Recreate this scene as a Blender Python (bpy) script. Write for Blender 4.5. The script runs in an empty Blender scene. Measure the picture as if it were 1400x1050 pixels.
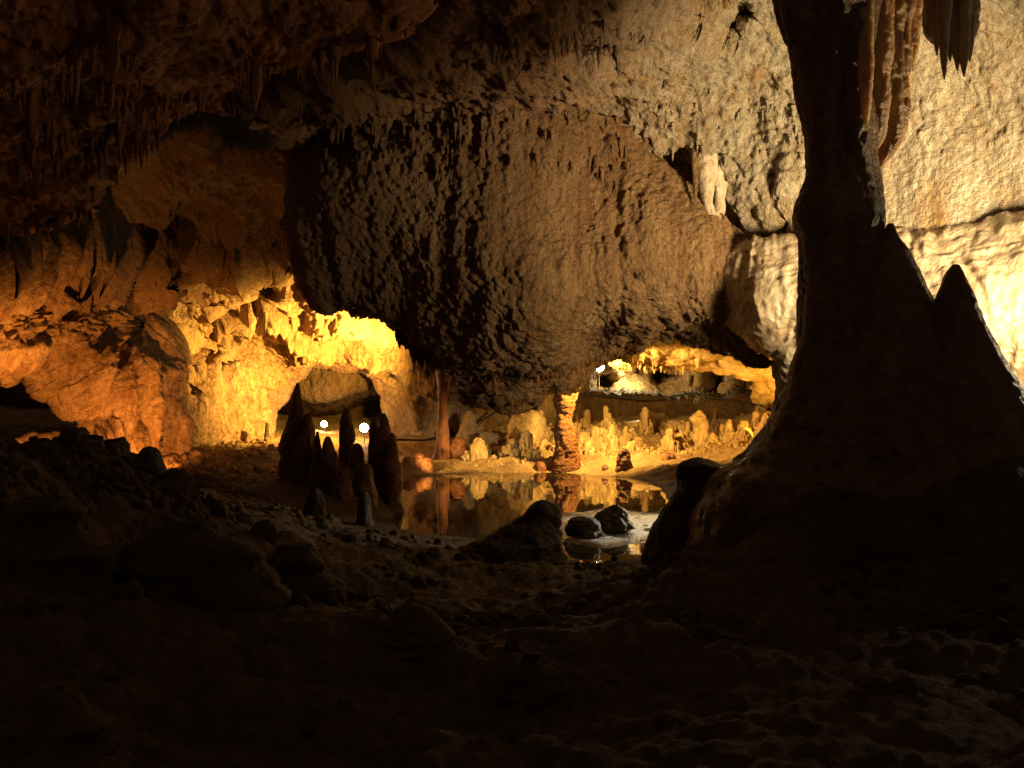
import bpy, math, random
import numpy as np

# ------------------------------------------------------------------ frame
# world: x right, y into the cave, z up, water level z = 0, metres
F, HX, HY, ZC = 1345.0, 700.0, 545.0, 1.6      # focal length / horizon in photo pixels, eye height
sc = bpy.context.scene
col = sc.collection
random.seed(11)
rng = np.random.default_rng(11)

cam_d = bpy.data.cameras.new('camera')
cam = bpy.data.objects.new('camera', cam_d)
col.objects.link(cam)
cam.location = (0, 0, ZC)
cam.rotation_euler = (math.pi / 2, 0, 0)
cam_d.sensor_width = 36
cam_d.lens = 36 * F / 1400
cam_d.shift_y = (HY - 525) / 1400
cam_d.clip_start = 0.05
cam_d.clip_end = 200
sc.camera = cam

world = bpy.data.worlds.new('World')
sc.world = world
world.use_nodes = True
bg = world.node_tree.nodes['Background']
bg.inputs[0].default_value = (1.0, 0.60, 0.37, 1)      # no daylight underground, only the faint stray light of the cave behind
bg.inputs[1].default_value = 0.055

sc.view_settings.view_transform = 'Standard'
sc.view_settings.look = 'None'
sc.view_settings.gamma = 1
sc.view_settings.exposure = 0.0
sc.render.engine = 'CYCLES'
sc.cycles.use_denoising = True
sc.cycles.denoising_prefilter = 'NONE'
sc.cycles.max_bounces = 6
sc.cycles.diffuse_bounces = 3
sc.cycles.glossy_bounces = 3
sc.cycles.sample_clamp_indirect = 4


def W(px, py, d):
    """photo direction (px, py) at distance d along y -> world point"""
    px, py, d = np.broadcast_arrays(np.asarray(px, float), np.asarray(py, float), np.asarray(d, float))
    return np.stack([(px - HX) / F * d, d, ZC + (HY - py) / F * d], -1)


def lamp(name, px, py, d, power, color, radius=0.06, spot=None, aim=None, blend=0.6):
    ld = bpy.data.lights.new(name, 'SPOT' if spot else 'POINT')
    ld.energy = power
    ld.color = color
    ld.shadow_soft_size = radius
    o = bpy.data.objects.new(name, ld)
    col.objects.link(o)
    p = W(px, py, d)
    o.location = p
    if spot:
        ld.spot_size = math.radians(spot)
        ld.spot_blend = blend
        from mathutils import Vector
        o.rotation_euler = Vector(W(*aim) - p).to_track_quat('-Z', 'Y').to_euler()
    return o


# the show-cave floodlights, with some unseen fill lights added
CREAM, YELLOW, AMBER = (1, .80, .46), (1, .57, .10), (1, .36, .06)
lamp('right_wall_lamp', 1590, 440, 8.5, 5400, CREAM, .6, spot=92, aim=(1150, 285, 13.5), blend=1.)
lamp('right_wall_spill', 1590, 425, 8.5, 60, CREAM, .06)  # added point light standing in for stray light of the wall lamp
lamp('drapery_fill', 1660, 450, 7.3, 420, (1, .74, .36), .06, spot=46, aim=(1205, 60, 7.0), blend=.8)  # unseen spot added to brighten the draperies
lamp('left_chamber_lamp', 550, 525, 22.6, 6200, YELLOW, .08, spot=112, aim=(370, 480, 25.0), blend=.75)
lamp('left_wall_lamp', 236, 632, 18.6, 330, AMBER, .08, spot=100, aim=(160, 490, 21.6), blend=.6)
lamp('far_left_lamp', 60, 615, 15.8, 620, AMBER, .08, spot=124, aim=(60, 430, 18.8), blend=.6)
lamp('arch_lamp', 498, 583, 25.4, 30, (1, .66, .25), .06)
lamp('arch_lamp_far', 443, 580, 27.6, 40, (1, .70, .33), .06)
lamp('cavern_lamp', 826, 507, 20.8, 1500, (1, .58, .13), .06, spot=164, aim=(835, 620, 24.0), blend=.4)
lamp('shore_fill', 533, 628, 19.5, 900, (1, .62, .16), .06, spot=38, aim=(735, 590, 25.0), blend=.6)  # unseen spot added to light the far-shore stalagmites
lamp('tunnel_lamp', 862, 500, 31.0, 300, (1, .74, .32), .08)
lamp('alcove_lamp', 1074, 592, 22.6, 420, (1, .50, .07), .08)
lamp('silt_fill', 1015, 640, 14.0, 480, (1, .90, .68), .05, spot=44, aim=(850, 712, 12.6), blend=.5)  # unseen spot added to whiten the silt flat


# ------------------------------------------------------------------ noise
def _h(ix, iy, iz, s):
    n = (ix * 374761393 + iy * 668265263 + iz * 1274126177 + s * 974634633) & 0xffffffff
    n = ((n ^ (n >> 13)) * 1274126177) & 0xffffffff
    n ^= n >> 16
    return (n & 0xffff).astype(np.float32) / 65535.0


def vnoise(p, s=0):
    p = np.asarray(p, np.float64)
    i = np.floor(p).astype(np.int64)
    f = (p - i).astype(np.float32)
    u = f * f * (3 - 2 * f)
    r = 0
    for dx in (0, 1):
        wx = u[..., 0] if dx else 1 - u[..., 0]
        for dy in (0, 1):
            wy = u[..., 1] if dy else 1 - u[..., 1]
            for dz in (0, 1):
                wz = u[..., 2] if dz else 1 - u[..., 2]
                r = r + wx * wy * wz * _h(i[..., 0] + dx, i[..., 1] + dy, i[..., 2] + dz, s)
    return r * 2 - 1


def fbm(p, o=3, s=0, g=.5):
    a, t, r = 1., 0., 0
    for k in range(o):
        r = r + a * vnoise(p * 2.03 ** k, s + k * 7)
        t += a
        a *= g
    return r / t


def bumps(p, s=0):
    """rounded knobs: 1 in the middle of a cell, 0 in the joints"""
    p = np.asarray(p, np.float64)
    i = np.floor(p).astype(np.int64)
    f = (p - i).astype(np.float32)
    m = np.full(p.shape[:-1], 9., np.float32)
    for dx in (-1, 0, 1):
        for dy in (-1, 0, 1):
            for dz in (-1, 0, 1):
                a, b, c = i[..., 0] + dx, i[..., 1] + dy, i[..., 2] + dz
                hx = _h(a, b, c, s)
                hy = (hx * 17.31) % 1
                hz = (hx * 91.73) % 1
                d = (f[..., 0] - dx - hx) ** 2 + (f[..., 1] - dy - hy) ** 2 + (f[..., 2] - dz - hz) ** 2
                np.minimum(m, d, out=m)
    return np.sqrt(np.clip(1 - m * 1.1, 0, 1))


def ridged(p, o=4, s=0):
    r, a, t = 0, 1., 0.
    w = p + .35 * np.stack([vnoise(p * .9, s + 60), vnoise(p * .9, s + 61), vnoise(p * .9, s + 62)], -1)
    for k in range(o):
        r = r + a * (1 - 2 * np.abs(vnoise(w * 2.1 ** k, s + 3 * k))); t += a; a *= .52
    return r / t


V = lambda *a: np.array(a, float)


def sm(a, b, x):
    t = np.clip((x - a) / (b - a), 0, 1)
    return t * t * (3 - 2 * t)


def rbf(pts):
    """thin-plate surface through (x, y, value) points"""
    pts = np.array(pts, float)
    c, v = pts[:, :2], pts[:, 2]
    n = len(c)

    def ker(r2):
        return .5 * r2 * np.log(r2 + 1e-9)
    A = np.zeros((n + 3, n + 3))
    A[:n, :n] = ker(((c[:, None] - c[None]) ** 2).sum(-1)) + np.eye(n) * 1e-3
    A[:n, n] = 1
    A[:n, n + 1:] = c
    A[n:, :n] = A[:n, n:].T
    w = np.linalg.solve(A, np.concatenate([v, [0, 0, 0]]))

    def ev(x, y):
        r = w[n] + w[n + 1] * x + w[n + 2] * y
        for k in range(n):
            r = r + w[k] * ker((x - c[k, 0]) ** 2 + (y - c[k, 1]) ** 2)
        return r
    return ev


def rbf_px(pts):
    g = rbf([(a / 100, b / 100, c) for a, b, c in pts])
    return lambda x, y: g(x / 100, y / 100)


# ------------------------------------------------------------------ materials
def node_mat(name):
    m = bpy.data.materials.new(name)
    m.use_nodes = True
    nt = m.node_tree
    return m, nt, nt.nodes['Principled BSDF']


def rock(name, c1, c2, c3, rough=.62, bump=.5, grain=14., streak=.35, stains=(), stain_col=(.20, .035, .008), sheen_wet=0.3, sss=0, coarse=1., far=None, zone=None):
    """limestone: two tones in drifts, mineral tint in vertical streaks, knobbly grain"""
    m, nt, b = node_mat(name)
    N, L = nt.nodes.new, nt.links.new
    geo = N('ShaderNodeNewGeometry')
    mp = N('ShaderNodeMapping')
    mp.inputs['Scale'].default_value = (1, 1, streak)
    L(geo.outputs['Position'], mp.inputs[0])
    n1 = N('ShaderNodeTexNoise'); n1.inputs['Scale'].default_value = .55 * coarse; n1.inputs['Detail'].default_value = 8
    n1.inputs['Roughness'].default_value = .65
    L(geo.outputs['Position'], n1.inputs[0])
    n2 = N('ShaderNodeTexNoise'); n2.inputs['Scale'].default_value = 1.7 * coarse; n2.inputs['Detail'].default_value = 7
    n2.inputs['Roughness'].default_value = .7
    L(mp.outputs[0], n2.inputs[0])
    n3 = N('ShaderNodeTexNoise'); n3.inputs['Scale'].default_value = 11; n3.inputs['Detail'].default_value = 6
    n3.inputs['Roughness'].default_value = .7
    L(mp.outputs[0], n3.inputs[0])

    def ramp(src, a, bb):
        r = N('ShaderNodeMapRange'); r.inputs[1].default_value = a; r.inputs[2].default_value = bb
        L(src, r.inputs[0]); return r.outputs[0]

    def mix(fac, a, bcol):
        x = N('ShaderNodeMix'); x.data_type = 'RGBA'
        L(fac, x.inputs[0])
        for k, v in ((6, a), (7, bcol)):
            if isinstance(v, tuple): x.inputs[k].default_value = (*v, 1)
            else: L(v, x.inputs[k])
        return x.outputs[2]
    cc = mix(ramp(n1.outputs[0], .38, .62), c1, c2)
    cc = mix(ramp(n2.outputs[0], .50, .72), cc, c3)
    dk = N('ShaderNodeMix'); dk.data_type = 'RGBA'; dk.blend_type = 'MULTIPLY'
    L(ramp(n3.outputs[0], .62, .40), dk.inputs[0]); L(cc, dk.inputs[6]); dk.inputs[7].default_value = (.62, .55, .50, 1)
    cc = dk.outputs[2]
    for (pos, rad) in stains:
        vm = N('ShaderNodeVectorMath'); vm.operation = 'SUBTRACT'; L(geo.outputs['Position'], vm.inputs[0]); vm.inputs[1].default_value = tuple(pos)
        vs = N('ShaderNodeVectorMath'); vs.operation = 'MULTIPLY'; L(vm.outputs[0], vs.inputs[0]); vs.inputs[1].default_value = (1, .3, 1.3)
        ln = N('ShaderNodeVectorMath'); ln.operation = 'LENGTH'; L(vs.outputs[0], ln.inputs[0])
        ns = N('ShaderNodeTexNoise'); ns.inputs['Scale'].default_value = 3.5; ns.inputs['Detail'].default_value = 5; L(geo.outputs['Position'], ns.inputs[0])
        ad = N('ShaderNodeMath'); ad.operation = 'MULTIPLY_ADD'; L(ns.outputs[0], ad.inputs[0]); ad.inputs[1].default_value = rad * 2.4; L(ln.outputs[1], ad.inputs[2])
        cc = mix(ramp(ad.outputs[0], rad * 2.0, rad * 1.55), cc, stain_col)
    if zone:  # browner limestone past a ragged boundary, partly shade painted into the colour
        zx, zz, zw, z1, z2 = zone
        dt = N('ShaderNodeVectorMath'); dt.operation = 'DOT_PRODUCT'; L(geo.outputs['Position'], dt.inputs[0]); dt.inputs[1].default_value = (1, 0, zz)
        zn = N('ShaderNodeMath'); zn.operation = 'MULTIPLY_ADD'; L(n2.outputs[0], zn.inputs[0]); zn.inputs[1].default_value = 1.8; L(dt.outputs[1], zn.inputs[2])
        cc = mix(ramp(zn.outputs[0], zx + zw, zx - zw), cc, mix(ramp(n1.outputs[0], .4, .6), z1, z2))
    if far:   # darker near, calcite crust on the far shore
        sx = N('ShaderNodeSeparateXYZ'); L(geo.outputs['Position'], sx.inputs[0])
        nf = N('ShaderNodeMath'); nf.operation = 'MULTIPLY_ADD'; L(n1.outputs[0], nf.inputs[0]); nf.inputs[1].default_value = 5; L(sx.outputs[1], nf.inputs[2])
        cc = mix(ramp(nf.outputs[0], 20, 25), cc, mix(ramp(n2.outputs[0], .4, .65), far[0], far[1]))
        # pale silt flat at the near shore
        vm = N('ShaderNodeVectorMath'); vm.operation = 'SUBTRACT'; L(geo.outputs['Position'], vm.inputs[0]); vm.inputs[1].default_value = (1.30, 12.3, 0)
        vs = N('ShaderNodeVectorMath'); vs.operation = 'MULTIPLY'; L(vm.outputs[0], vs.inputs[0]); vs.inputs[1].default_value = (.95, .45, .2)
        ln = N('ShaderNodeVectorMath'); ln.operation = 'LENGTH'; L(vs.outputs[0], ln.inputs[0])
        ad = N('ShaderNodeMath'); ad.operation = 'MULTIPLY_ADD'; L(n3.outputs[0], ad.inputs[0]); ad.inputs[1].default_value = .5; L(ln.outputs[1], ad.inputs[2])
        fs_ = ramp(ad.outputs[0], 1.3, .95)
        cc = mix(fs_, cc, (.42, .36, .25))
        rr_ = N('ShaderNodeMapRange'); L(fs_, rr_.inputs[0]); rr_.inputs[3].default_value = rough; rr_.inputs[4].default_value = .30
        L(rr_.outputs[0], b.inputs['Roughness'])
    L(cc, b.inputs['Base Color'])
    b.inputs['Roughness'].default_value = rough
    b.inputs['Specular IOR Level'].default_value = sheen_wet
    if sss:
        b.inputs['Subsurface Weight'].default_value = sss
        b.inputs['Subsurface Radius'].default_value = (1, .78, .5)
        b.inputs['Subsurface Scale'].default_value = .12
    # grain
    v = N('ShaderNodeTexVoronoi'); v.inputs['Scale'].default_value = grain
    try: v.feature = 'SMOOTH_F1'; v.inputs['Smoothness'].default_value = .35
    except Exception: pass
    L(geo.outputs['Position'], v.inputs[0])
    n4 = N('ShaderNodeTexNoise'); n4.inputs['Scale'].default_value = grain * 2.6; n4.inputs['Detail'].default_value = 5; n4.inputs['Roughness'].default_value = .7
    L(geo.outputs['Position'], n4.inputs[0])
    s = N('ShaderNodeMath'); s.operation = 'MULTIPLY_ADD'; L(v.outputs[0], s.inputs[0]); s.inputs[1].default_value = -.7; L(n4.outputs[0], s.inputs[2])
    bp = N('ShaderNodeBump'); bp.inputs['Strength'].default_value = bump; bp.inputs['Distance'].default_value = .11
    L(s.outputs[0], bp.inputs['Height']); L(bp.outputs[0], b.inputs['Normal'])
    return m


def plain(name, c, rough=.5, metal=0, emit=None, estr=0):
    m, nt, b = node_mat(name)
    b.inputs['Base Color'].default_value = (*c, 1)
    b.inputs['Roughness'].default_value = rough
    b.inputs['Metallic'].default_value = metal
    n = nt.nodes.new('ShaderNodeTexNoise'); n.inputs['Scale'].default_value = 60
    r = nt.nodes.new('ShaderNodeMapRange'); r.inputs[3].default_value = max(0, rough - .12); r.inputs[4].default_value = min(1, rough + .12)
    nt.links.new(n.outputs[0], r.inputs[0]); nt.links.new(r.outputs[0], b.inputs['Roughness'])
    if emit:
        b.inputs['Emission Color'].default_value = (*emit, 1)
        b.inputs['Emission Strength'].default_value = estr
    return m


stains_left = [((-7.75, 24.3, 2.75), .36), ((-8.1, 23.4, 2.62), .2), ((-7.9, 20.5, 2.45), .34)]
M = {
    'ceiling': rock('ceiling_limestone', (.46, .21, .10), (.34, .15, .07), (.25, .10, .045), grain=9, bump=.6),
    'left': rock('amber_limestone', (.54, .38, .21), (.36, .22, .11), (.24, .11, .045), grain=8, bump=.9, stains=stains_left, zone=(-25.5, -5., 3.2, (.13, .085, .045), (.10, .06, .03))),  # zone paints the dimness of the upper dome as darker brown
    'right': rock('cream_limestone', (.58, .48, .33), (.46, .37, .24), (.46, .25, .07), grain=13, bump=.9, zone=(-.1, -.42, 1.1, (.34, .18, .09), (.26, .13, .06))),  # zone: brown ceiling, also painting in the shade outside the lamp's reach
    'mass': rock('hanging_mass_limestone', (.46, .275, .12), (.36, .20, .085), (.24, .10, .035), grain=14, bump=1., streak=.14, zone=(-.6, -.28, 1.6, (.34, .19, .10), (.25, .13, .065))),  # zone: browner stone, partly painted shade on the unlit left half
    'flow': rock('flowstone', (.56, .45, .30), (.48, .37, .24), (.40, .26, .13), grain=16, bump=.35, rough=.45, sheen_wet=.5),
    'cavern': rock('cavern_limestone', (.34, .24, .13), (.26, .175, .09), (.20, .12, .055), grain=6, bump=.9),
    'shade_rock': rock('shaded_cavern_stone', (.20, .125, .065), (.14, .085, .045), (.10, .055, .025), grain=9, bump=.9),  # cavern stone with the shade of ledge and tunnel put into its colour
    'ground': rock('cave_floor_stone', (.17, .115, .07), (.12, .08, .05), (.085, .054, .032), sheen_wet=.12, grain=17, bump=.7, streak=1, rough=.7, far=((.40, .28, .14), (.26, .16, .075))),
    'red': rock('red_calcite', (.24, .085, .027), (.16, .05, .017), (.10, .03, .011), grain=12, bump=.5, rough=.5, sheen_wet=.5),
    'orange': rock('orange_calcite', (.32, .14, .05), (.24, .095, .033), (.17, .06, .02), grain=12, bump=1., rough=.5),
    'pale': rock('pale_calcite', (.55, .42, .22), (.48, .34, .17), (.38, .22, .09), grain=9, bump=.5, rough=.5),
    'brown': rock('brown_column_stone', (.46, .29, .17), (.34, .20, .11), (.22, .11, .05), grain=14, bump=1., rough=.38, sheen_wet=.6),
    'drape': rock('translucent_drapery', (.66, .47, .26), (.58, .37, .18), (.48, .25, .09), grain=16, bump=.5, rough=.28, sheen_wet=.7, sss=.7),
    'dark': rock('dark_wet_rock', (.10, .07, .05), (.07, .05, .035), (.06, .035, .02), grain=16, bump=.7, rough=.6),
    'metal': plain('lamp_metal', (.03, .03, .03), .45, .7),
    'cable': plain('black_rubber', (.012, .012, .012), .55),
    'lens': plain('lit_lens', (.9, .9, .9), .2, 0, (1, .90, .68), 60),
}


# ------------------------------------------------------------------ mesh helpers
def link_mesh(name, verts, faces, mat, parent=None, origin=None, smooth=True):
    verts = np.asarray(verts, np.float32).reshape(-1, 3)
    if origin is not None:
        verts = verts - np.asarray(origin, np.float32)
    faces = np.asarray(faces, np.int32)
    me = bpy.data.meshes.new(name)
    k = faces.shape[1]
    me.vertices.add(len(verts)); me.vertices.foreach_set('co', verts.ravel())
    me.loops.add(faces.size); me.loops.foreach_set('vertex_index', faces.ravel())
    me.polygons.add(len(faces))
    me.polygons.foreach_set('loop_start', np.arange(0, faces.size, k, dtype=np.int32))
    me.polygons.foreach_set('loop_total', np.full(len(faces), k, np.int32))
    me.update(calc_edges=True)
    me.polygons.foreach_set('use_smooth', np.full(len(faces), smooth, bool))
    me.materials.append(mat)
    o = bpy.data.objects.new(name, me)
    col.objects.link(o)
    if origin is not None:
        o.location = origin
    if parent:
        o.parent = parent
        o.matrix_parent_inverse = __import__('mathutils').Matrix.Translation(parent.location).inverted()
    return o


def tag(o, label=None, cat=None, group=None, kind=None):
    if label: o['label'] = label
    if cat: o['category'] = cat
    if group: o['group'] = group
    if kind: o['kind'] = kind
    return o


def seg_dist(X, Y, poly, closed=True):
    d = np.full(X.shape, 1e9)
    n = len(poly)
    for k in range(n if closed else n - 1):
        (ax, ay), (bx, by) = poly[k], poly[(k + 1) % n]
        ex, ey = bx - ax, by - ay
        t = np.clip(((X - ax) * ex + (Y - ay) * ey) / (ex * ex + ey * ey + 1e-9), 0, 1)
        d = np.minimum(d, (X - ax - t * ex) ** 2 + (Y - ay - t * ey) ** 2)
    return np.sqrt(d)


def inside(X, Y, poly):
    r = np.zeros(X.shape, bool)
    n = len(poly)
    for k in range(n):
        (ax, ay), (bx, by) = poly[k], poly[(k + 1) % n]
        if ay == by: continue
        c = ((ay > Y) != (by > Y)) & (X < (bx - ax) * (Y - ay) / (by - ay) + ax)
        r ^= c
    return r


def sdf(X, Y, poly):
    d = seg_dist(X, Y, poly)
    return np.where(inside(X, Y, poly), d, -d)


SHEETS = {}


def sheet(name, poly, depth, disp, mat, step=2.2, curl=0, curl_line=None, curl_m=None, holes=(), rag=0, teeth=0, hole_curl=18, kind='structure'):
    """a rock face: outline in view directions, real distance everywhere, displaced along its normal"""
    P = np.array(poly, float)
    xs = np.arange(P[:, 0].min() - 6, P[:, 0].max() + 6 + step, step)
    ys = np.arange(P[:, 1].min() - 6, P[:, 1].max() + 6 + step, step)
    X, Y = np.meshgrid(xs, ys)
    s = sdf(X, Y, poly)
    for h in holes:
        s = np.minimum(s, -sdf(X, Y, h))
    z0 = np.zeros_like(X)
    if rag:
        s = s + rag * fbm(np.stack([X / 26, Y / 26, z0 + 3.1], -1), 4, 5)
    if teeth:
        t = np.abs(vnoise(np.stack([X / 9, Y / 60, z0], -1), 31)) + .6 * np.abs(vnoise(np.stack([X / 4.2, Y / 40, z0], -1), 33))
        t2 = .5 + .5 * vnoise(np.stack([X / 60, Y / 90, z0], -1), 37)
        s = s + teeth * (t - .5) * t2 * np.exp(-np.clip(s, 0, None) / 20)
    gy, gx = np.gradient(s, step)
    g2 = gx * gx + gy * gy + 1e-6
    out = s < 0
    X2 = np.where(out, X - np.clip(s, -step * 1.6, 0) * gx / g2 * .98, X)
    Y2 = np.where(out, Y - np.clip(s, -step * 1.6, 0) * gy / g2 * .98, Y)
    D = depth(X2, Y2)
    if curl:
        c = np.clip(s, 0, None)
        if curl_line is not None:
            c = np.maximum(c, 0) + np.clip(seg_dist(X2, Y2, curl_line, False) - np.clip(s, 0, None) - 6, 0, None)
        q = np.clip(1 - c / curl, 0, 1)
        D = D + (curl_m if curl_m else curl * D / F) * (1 - np.sqrt(np.clip(1 - q * q, 0, 1)))
    Q = W(X2, Y2, D)
    N = np.cross(np.gradient(Q, axis=0), np.gradient(Q, axis=1))
    N /= np.linalg.norm(N, axis=-1, keepdims=True) + 1e-9
    sgn = np.where((N * (Q - np.array([0, 0, ZC]))).sum(-1) > 0, -1, 1)
    N *= sgn[..., None]
    dd_ = disp(Q, X2, Y2)
    if holes:
        dd_ = dd_ * (.2 + .8 * sm(0, 34, s))
    Q = Q + N * dd_[..., None]
    ok = s > -step * .5
    keep = (s[:-1, :-1] > 0) | (s[1:, :-1] > 0) | (s[:-1, 1:] > 0) | (s[1:, 1:] > 0)
    lim = s > -step * 1.6
    keep &= lim[:-1, :-1] & lim[1:, :-1] & lim[:-1, 1:] & lim[1:, 1:]
    idx = np.arange(X.size).reshape(X.shape)
    f = np.stack([idx[:-1, :-1], idx[1:, :-1], idx[1:, 1:], idx[:-1, 1:]], -1)[keep]
    used, inv = np.unique(f, return_inverse=True)
    o = link_mesh(name, Q.reshape(-1, 3)[used], inv.reshape(f.shape), mat)
    if kind: o['kind'] = kind
    SHEETS[name] = (xs, ys, Q, s)
    return o


def at(name, px, py):
    """point of a finished rock face seen in direction (px, py)"""
    xs, ys, Q, s = SHEETS[name]
    i = int(np.clip(round((py - ys[0]) / (ys[1] - ys[0])), 0, len(ys) - 1))
    j = int(np.clip(round((px - xs[0]) / (xs[1] - xs[0])), 0, len(xs) - 1))
    return Q[i, j], s[i, j]


def wallbumps(A=1., drip=1., k=1., mid=0.):
    def fn(P, X, Y):
        q = P * V(1, 1, .42)
        return A * (.30 * fbm(P / 2.6, 3, 1) + .13 * fbm(q / .7, 3, 4)
                    + (mid * (.42 * ridged(P * V(1, 1, .6) / 1.7, 3, 6) + .20 * ridged(q / .5, 4, 9)) if mid else 0)
            + drip * .12 * bumps(q / (.36 * k), 11) + drip * .075 * bumps(P * V(1, 1, .6) / (.15 * k), 13) + .05 * fbm(P / .09, 2, 17) + (.09 * fbm(P * V(1, 1, .6) / .22, 3, 18) + .06 * bumps(P / .12, 19) if mid > 1 else 0))
    return fn


# ================================================================== STRUCTURE
# ---- rear wall closing the cave far behind everything
sheet('rear_cave_wall', [(-260, -260), (1660, -260), (1660, 700), (-260, 700)],
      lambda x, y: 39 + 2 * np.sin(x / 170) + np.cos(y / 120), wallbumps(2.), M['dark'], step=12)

# ---- left chamber: domed roof, amber wall, arch
arch = [(372, 650), (370, 575), (374, 558), (386, 545), (398, 530), (408, 514), (428, 504), (456, 502), (486, 506), (514, 518), (530, 540), (530, 575), (528, 650)]
mouth = [(-300, 505), (10, 512), (24, 500), (36, 505), (52, 530), (56, 540), (68, 530), (80, 556), (84, 566), (108, 566), (116, 578), (112, 592), (60, 604), (0, 612), (-300, 640)]
left_poly = [(-220, 150), (60, 285), (103, 276), (143, 248), (170, 228), (193, 208), (240, 184), (285, 168), (302, 196), (340, 204), (372, 202), (390, 172), (470, 190), (640, 380), (660, 640), (-220, 680)]
dl = rbf_px([(-200, 200, 13), (0, 300, 16), (100, 280, 17.5), (200, 200, 17.5), (300, 200, 18.5), (380, 190, 18.5), (150, 330, 19.5), (300, 310, 21.5), (400, 330, 22),
             (0, 400, 17.5), (100, 400, 19.5), (200, 390, 21.5), (300, 380, 23), (400, 400, 24.2), (-200, 450, 15), (0, 480, 17.5), (100, 500, 19.5), (180, 470, 21.5), (215, 480, 22),
             (228, 480, 23.4), (300, 470, 24.6), (400, 460, 25.8), (500, 430, 24.5), (560, 480, 26), (600, 560, 27.5), (520, 540, 27), (400, 550, 26.4), (300, 560, 24.2), (220, 560, 21.6),
             (100, 580, 19), (-200, 620, 16), (300, 620, 24), (500, 480, 26.2), (640, 400, 25), (400, 640, 26), (560, 640, 27.5)])


def left_depth(x, y):
    d = dl(x, y)
    # row of pockets under the drip line
    for cx, cy, rx, ry, a in ((150, 372, 34, 20, 1.1), (218, 392, 17, 42, 1.3), (281, 398, 16, 24, 1.3), (345, 382, 42, 26, 1.1), (310, 400, 12, 20, .8), (20, 420, 24, 30, .5), (60, 360, 30, 18, .6),
                              (538, 506, 9, 6, 1.), (140, 600, 30, 14, .6), (230, 545, 9, 22, .5)):
        q = ((x - cx) / rx) ** 2 + ((y - cy) / ry) ** 2
        d = d + a * sm(1.3, .5, q + .5 * vnoise(np.stack([x / 14, y / 14, 0 * x], -1), 3))
    d = d - .35 * sm(330, 345, y) * sm(372, 350, y) * (1 + vnoise(np.stack([x / 22, y / 22, 0 * x], -1), 8))
    return d


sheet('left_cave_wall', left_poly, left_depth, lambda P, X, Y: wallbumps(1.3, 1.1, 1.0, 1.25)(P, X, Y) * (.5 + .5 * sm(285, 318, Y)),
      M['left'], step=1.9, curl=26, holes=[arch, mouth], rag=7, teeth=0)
# tunnel behind the arch and dark hollow behind the mouth
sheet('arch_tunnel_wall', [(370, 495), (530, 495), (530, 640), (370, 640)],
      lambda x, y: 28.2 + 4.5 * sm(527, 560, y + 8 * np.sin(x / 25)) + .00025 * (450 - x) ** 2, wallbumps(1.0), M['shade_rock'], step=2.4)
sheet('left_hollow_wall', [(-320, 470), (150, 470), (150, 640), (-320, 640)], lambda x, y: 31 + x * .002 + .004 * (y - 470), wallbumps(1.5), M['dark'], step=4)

# ---- cavern at the back right
dc = rbf_px([(560, 400, 28), (560, 560, 28.5), (640, 530, 29), (700, 550, 28), (760, 560, 28), (800, 520, 29), (830, 510, 30.5), (850, 480, 30), (862, 512, 32.5), (880, 530, 31.5), (905, 515, 33.5),
             (960, 512, 32), (985, 515, 33), (1010, 510, 31), (1040, 530, 30), (1075, 520, 28.5), (1120, 520, 28), (900, 560, 31), (1000, 560, 30), (1120, 640, 27), (700, 640, 28), (900, 640, 30),
             (800, 400, 29), (1000, 400, 29), (1120, 400, 28)])


def cavern_depth(x, y):
    d = dc(x, y)
    for cx, cy, rx, ry, a in ((906, 514, 22, 13, 5.), (822, 522, 22, 18, 4.), (632, 530, 18, 18, 3.5), (955, 514, 24, 18, -1.0), (986, 512, 8, 16, 2.4), (1000, 520, 10, 30, -1.2), (1022, 500, 10, 14, 2.), (872, 508, 14, 14, .8), (948, 522, 5, 9, .8)):
        q = ((x - cx) / rx) ** 2 + ((y - cy) / ry) ** 2 + .5 * vnoise(np.stack([x / 9, y / 9, 0 * x + cx], -1), 3)
        d = d + a * sm(1.3, .6, q)
    return d


sheet('cavern_back_wall', [(555, 395), (1130, 395), (1130, 650), (555, 650)], cavern_depth, wallbumps(.7, .9, 1.2, .5), M['cavern'], step=2.0)

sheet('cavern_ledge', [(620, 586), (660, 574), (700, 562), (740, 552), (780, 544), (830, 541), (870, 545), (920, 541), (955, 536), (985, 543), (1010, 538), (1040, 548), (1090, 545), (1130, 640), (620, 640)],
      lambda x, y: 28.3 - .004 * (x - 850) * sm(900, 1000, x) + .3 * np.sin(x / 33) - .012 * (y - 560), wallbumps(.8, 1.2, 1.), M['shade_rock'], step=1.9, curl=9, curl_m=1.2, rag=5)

# ---- ceilings, upper left
edge1 = [(-260, 330), (0, 292), (60, 276), (108, 240), (150, 196), (190, 164), (235, 128), (270, 97), (310, 70), (375, 47), (480, 10), (545, -24), (545, -260)]
sheet('upper_ceiling', edge1 + [(-260, -260)],
      rbf_px([(-200, -200, 6.5), (0, -100, 8), (300, -200, 7.5), (500, -150, 8.2), (0, 0, 9), (250, 0, 9.6), (480, 0, 10.4), (0, 150, 11.5), (200, 120, 12), (300, 60, 11.3), (0, 290, 15), (110, 230, 14.5), (-200, 320, 13)]),
      lambda P, X, Y: wallbumps(1.1, 1., 1.)(P, X, Y) + .25 * bumps(P * V(1, 1, .35) / .75, 41), M['ceiling'], curl=20, rag=8, teeth=16)
shelf = [(285, 100), (330, 72), (385, 62), (450, 38), (500, 22), (560, -20), (620, -260), (640, -260), (600, -20), (545, 40), (495, 60), (440, 80), (378, 112), (330, 132), (285, 138), (240, 150), (215, 150), (245, 128)]
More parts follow.
